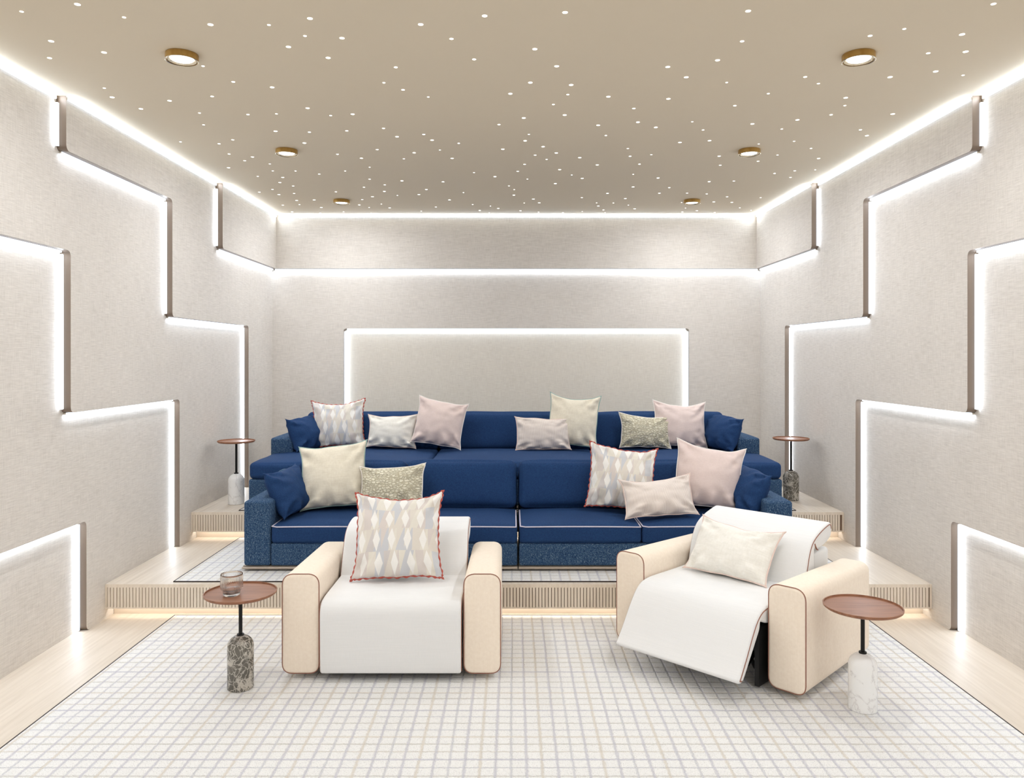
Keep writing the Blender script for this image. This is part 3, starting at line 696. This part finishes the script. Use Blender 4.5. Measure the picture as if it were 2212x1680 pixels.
# ------------------------------------------------------------------ cushions
def pillow(name, label, cat, mat, w, h, th, pos, tilt=20, yaw=0, roll=0, trim=None, scallop=False, seed=0, ear=.05, group=None, squash=0.0):
    N = 36; rnd = random.Random(seed); ph = [rnd.uniform(0, 6.28) for _ in range(8)]
    def outline(u, v):
        cx = 1 - ear * 1.9 * (1 - abs(v) ** 3.6) ; cz = 1 - ear * 3.0 * (1 - abs(u) ** (2.8 if v > 0 else 6)) * (1 if v > 0 else .40) * (.48 / max(h, .3)) ** .5
        x = u * w / 2 * cx; z = v * h / 2 * cz
        q = (abs(u) * abs(v)) ** 6 * ear * .30 - (abs(u) * abs(v)) ** 16 * .020; x += math.copysign(q, u); z += math.copysign(q * .6, v)
        if scallop: 
            x += .0022 * math.sin(v * 30 + ph[0]) * (abs(u) ** 8); z += .0022 * math.sin(u * 30 + ph[1]) * (abs(v) ** 8)
        x += .006 * mnoise.noise(Vector((u * 1.7, v * 1.7, seed))) ; z += .008 * mnoise.noise(Vector((u * 2.1, v * 1.7, seed + 7)))
        z += .010 * math.sin(u * 2.2 + ph[2]) * (v > 0) * v
        return x, z
    mb = MB(); g = {}
    rot = Matrix.Rotation(R(yaw), 4, 'Z') @ Matrix.Rotation(R(-tilt), 4, 'X') @ Matrix.Rotation(R(roll), 4, 'Y')
    vs = []; uv = []; fs = []
    for sd in (-1, 1):
        for i in range(N + 1):
            for j in range(N + 1):
                edge = i in (0, N) or j in (0, N)
                if sd == 1 and edge: g[(sd, i, j)] = g[(-1, i, j)]; continue
                # denser rows near the seams
                u = math.sin((i / N - .5) * math.pi); v = math.sin((j / N - .5) * math.pi)
                u = .55 * u + .45 * (2 * i / N - 1); v = .55 * v + .45 * (2 * j / N - 1)
                x, z = outline(u, v)
                k = max(0, (1 - u * u) * (1 - v * v))
                t = th / 2 * 1.25 * (k ** .5) * (1 + .18 * (-v) * (1 - abs(u)))
                cr = (abs(u) * abs(v)) ** 1.3
                wr = .024 * cr * math.sin(9 * (abs(u) - abs(v)) + ph[3] + u * 2) * min(1, k * 14) + .034 * cr * mnoise.noise(Vector((u * 6, v * 6, seed * 1.3 + 3))) * min(1, k * 14)
                lo = max(0, -v - .45) * .045 * math.sin(u * 11 + ph[4]) * min(1, k * 10) + .006 * mnoise.noise(Vector((u * 3.2, v * 3.2, seed + 20))) * min(1, k * 8)
                y = sd * (t + (wr + lo) * (1 if sd < 0 else .4))
                g[(sd, i, j)] = len(vs); vs.append(Vector((x, y, z))); uv.append(((u * w / .48 + 1) / 2, (v * h / .48 + 1) / 2))
    for sd in (-1, 1):
        for i in range(N):
            for j in range(N):
                q = [g[(sd, i, j)], g[(sd, i + 1, j)], g[(sd, i + 1, j + 1)], g[(sd, i, j + 1)]]
                fs.append(q if sd < 0 else q[::-1])
    zb = min((rot @ p).z for p in vs)
    base = Vector(pos) - Vector((0, 0, zb)) 
    # pos is the middle of the lower front edge: rotate about the bottom seam
    bot = rot @ Vector((0, 0, -h / 2)); off = Vector((base.x - bot.x, base.y - bot.y + 0, base.z))
    mb.add(vs, fs, 0, uv)
    o = mb.build(name, mat, None, angle=180)
    o.matrix_world = Matrix.Translation(off) @ rot
    tag(o, label, cat, group)
    if trim:
        ring = [g[(-1, i, 0)] for i in range(N)] + [g[(-1, N, j)] for j in range(N)] + [g[(-1, i, N)] for i in range(N, 0, -1)] + [g[(-1, 0, j)] for j in range(N, 0, -1)]
        P = [vs[i] for i in ring]; fine = []
        for i in range(len(P)):
            a, b = P[i], P[(i + 1) % len(P)]
            if (a - b).length < 1e-5: continue
            fine += [a.lerp(b, q) for q in (0, .5)] if scallop else [a]
        rad = [(.0052 + .0024 * math.sin(i * 1.25)) if scallop else .0046 for i in range(len(fine))]
        MB().tube(fine, .004, 7, True, rad=rad).build('trim', M[trim], o)
    return o
SF, SR = .548, .835       # seat heights of the front and the rear sofa
def P(u, v, z, dy=0.0): q = at(u, v, z); q.y += dy; return q
SQ, LU = 'square scatter cushions', 'small lumbar cushions'
T = 'cushion'
pillow('throw_pillow', 'lozenge patterned cushion with red scalloped trim on the rear sofa', T, M['diamond'], 0.475, 0.42, .15, P(736, 966, SR, -.07), 14, 4, -3, 'pipe_red', True, 1, group=SQ)
pillow('throw_pillow', 'small plain cream cushion propped between patterned and pink ones on the rear sofa', T, M['ivory'], 0.44, 0.299, .13, P(851, 964, SR, -.18), 13, 0, 2, 'pipe_pink', False, 2, group=LU)
pillow('throw_pillow', 'pale pink square cushion beside the small cream one on the rear sofa', T, M['pink'], 0.455, 0.42, .15, P(942, 969, SR, -.07), 15, -6, 8, 'pipe_white', False, 3, group=SQ)
pillow('throw_pillow', 'small striped blush cushion in front of the tall cream one on the rear sofa', T, M['stripe'], 0.475, 0.284, .12, P(1172, 967, SR, -.19), 13, 2, -1, 'pipe_pink', False, 4, ear=.035, group=LU)
pillow('throw_pillow', 'cream square cushion with teal edge standing tallest on the rear sofa', T, M['cream'], 0.455, 0.462, .15, P(1233, 969, SR, -.04), 14, -4, 5, 'pipe_teal', False, 5, group=SQ)
pillow('throw_pillow', 'small gold quilted cushion leaning on the pink one on the rear sofa', T, M['boucle'], 0.46, 0.299, .13, P(1386, 964, SR, -.21), 13, 4, 2, 'pipe_white', False, 6, group=LU)
pillow('throw_pillow', 'pale pink square cushion behind the small gold one on the rear sofa', T, M['pink'], 0.485, 0.41, .15, P(1466, 966, SR, -.07), 15, 3, 2, 'pipe_white', False, 7, group=SQ)
pillow('throw_pillow', 'cream square cushion with teal edge beside a gold quilted one on the front sofa', T, M['cream'], 0.485, 0.467, .16, P(728, 1100, SF, -.055), 15, 5, -4, 'pipe_teal', False, 8, group=SQ)
pillow('throw_pillow', 'small gold quilted cushion in front of the cream one on the front sofa', T, M['boucle'], 0.475, 0.331, .14, P(852, 1100, SF, -.15), 20, -5, -3, 'pipe_white', False, 9, group=LU)
pillow('throw_pillow', 'lozenge patterned cushion with red scalloped trim on the front sofa', T, M['diamond'], 0.49, 0.457, .15, P(1336, 1102, SF, -.055), 15, -3, 5, 'pipe_red', True, 10, group=SQ)
pillow('throw_pillow', 'small striped blush cushion lying against the patterned one on the front sofa', T, M['stripe'], 0.51, 0.289, .13, P(1424, 1114, SF, -.10), 32, 3, -3, 'pipe_pink', False, 11, group=LU)
pillow('throw_pillow', 'pale pink square cushion at the arm end of the front sofa', T, M['pink'], 0.485, 0.457, .16, P(1518, 1104, SF, -.055), 15, -6, 8, 'pipe_white', False, 12, group=SQ)
pillow('throw_pillow', 'lozenge patterned cushion with red scalloped trim on the upright armchair', T, M['diamond'], 0.5, 0.488, .15, P(856, 1257, .421 + .002, .02), 26, 0, -2, 'pipe_red', True, 13, group=SQ)
pillow('throw_pillow', 'small plain cream cushion lying on the reclined armchair', T, M['ivory'], 0.5, 0.32, .13, P(1563, 1248, .424, 0), 36, -44, 2, 'pipe_pink', False, 14, ear=.035, group=LU)
# plain blue side cushions leaning over the arms
pillow('side_cushion', 'plain blue cushion leaning on the front sofa arm behind the table with the glass', T, M['blue'], 0.5, 0.325, .16, (-1.545, 5.50, SF - .004), 26, 82, 0, None, False, 15, .01, 'blue side cushions')
pillow('side_cushion', 'plain blue cushion leaning on the front sofa arm behind the reclined armchair', T, M['blue'], 0.5, 0.325, .16, (1.545, 5.50, SF - .004), 26, -82, 0, None, False, 16, .01, 'blue side cushions')
pillow('side_cushion', 'plain blue cushion against the rear sofa arm beside the patterned cushion', T, M['blue'], 0.46, 0.305, .16, (-1.80, 6.86, SR - .01), 22, 70, 0, None, False, 17, .01, 'blue side cushions')
pillow('side_cushion', 'plain blue cushion against the rear sofa arm beside a pink cushion', T, M['blue'], 0.46, 0.305, .16, (1.76, 6.86, SR - .01), 22, -70, 0, None, False, 18, .01, 'blue side cushions')

# ------------------------------------------------------------------ side tables and the glass
def side_table(x, y, z, H, rt, rb, hb, marble, label, rz=0):
    t = thing('side_table', label, 'side table', (x, y, z), rz, 'round walnut side tables on marble bases')
    dome = [(0, 0), (rb - .003, 0), (rb, .003), (rb, hb - rb * .85)] + [(rb * math.cos(a), hb - rb * .85 + rb * .85 * math.sin(a)) for a in [math.pi / 2 * k / 10 for k in range(1, 10)]] + [(.006, hb)]
    MB().lathe(dome, 56).build('base', M[marble], t)
    MB().lathe([(.0175, hb - .006), (.0175, hb + .004), (.016, hb + .006), (.0, hb + .006)], 28).build('collar', M['black'], t)
    MB().lathe([(.0092, hb), (.0092, H - .016)], 24).build('pole', M['black'], t)
    MB().lathe([(0, H - .016), (rt - .010, H - .016), (rt - .002, H - .010), (rt, H - .001), (rt - .002, H), (rt - .0055, H), (rt - .0065, H - .007), (0, H - .007)], 72).build('tabletop', M['walnut'], t, angle=30)
    return t
side_table(-1.389, 3.866, RUGZ, .478, .1755, .0632, .262, 'marble_d', 'walnut tray table on grey breccia marble base, holding a drinking glass')
side_table(1.599, 3.633, RUGZ, .483, .1755, .0632, .262, 'marble_w', 'walnut tray table on white marble base beside the reclined armchair')
side_table(-2.316, 6.413, D2, .522, .150, .064, .250, 'marble_w', 'small walnut tray table on white marble base, up by the rear sofa')
side_table(2.317, 6.579, D2, .525, .150, .064, .250, 'marble_d', 'small walnut tray table on dark marble base, up by the rear sofa')
g = thing('drinking_glass', 'clear ribbed drinking glass with narrower foot on the walnut tray table', 'glass', (-1.420, 3.83, RUGZ + .478 - .0068))
rib = lambda a, z: 1 + .028 * math.cos(a * 40) * (0.008 < z < .096)
MB().lathe([(0, 0), (.037, 0), (.0395, .002), (.040, .007), (.0392, .010), (.0400, .026), (.048, .029), (.0515, .033), (.0520, .04), (.0520, .07), (.0520, .095), (.0520, .104), (.0512, .105), (.0503, .104), (.0500, .095), (.0500, .04), (.049, .0345), (.046, .031), (.0375, .029), (.037, .012), (.034, .010), (0, .010)], 400, rmod=rib).build('tumbler', M['glass'], g, angle=60)

# ------------------------------------------------------------------ camera and render settings
cam = bpy.data.cameras.new('camera'); cam.sensor_width = 36; cam.lens = F / 2212 * 36
cam.shift_x = -(U0 - 1106) / 2212; cam.shift_y = -(840 - V0) / 2212; cam.clip_start = .05
co = bpy.data.objects.new('camera', cam); COL.objects.link(co); co.location = (CAMX, 0, EYE); co.rotation_euler = (R(90), 0, 0)
sc.camera = co
w = bpy.data.worlds.new('world'); sc.world = w; w.use_nodes = True
w.node_tree.nodes['Background'].inputs[0].default_value = (0, 0, 0, 1)
vs = sc.view_settings; vs.view_transform = 'Standard'; vs.look = 'None'; vs.gamma = 1.0; vs.use_curve_mapping = False
vs.exposure = EXPO
sc.cycles.use_denoising = True; sc.cycles.max_bounces = 9; sc.cycles.diffuse_bounces = 5; sc.cycles.glossy_bounces = 3; sc.cycles.use_adaptive_sampling = True; sc.cycles.adaptive_threshold = .02; sc.cycles.sample_clamp_indirect = 6.0
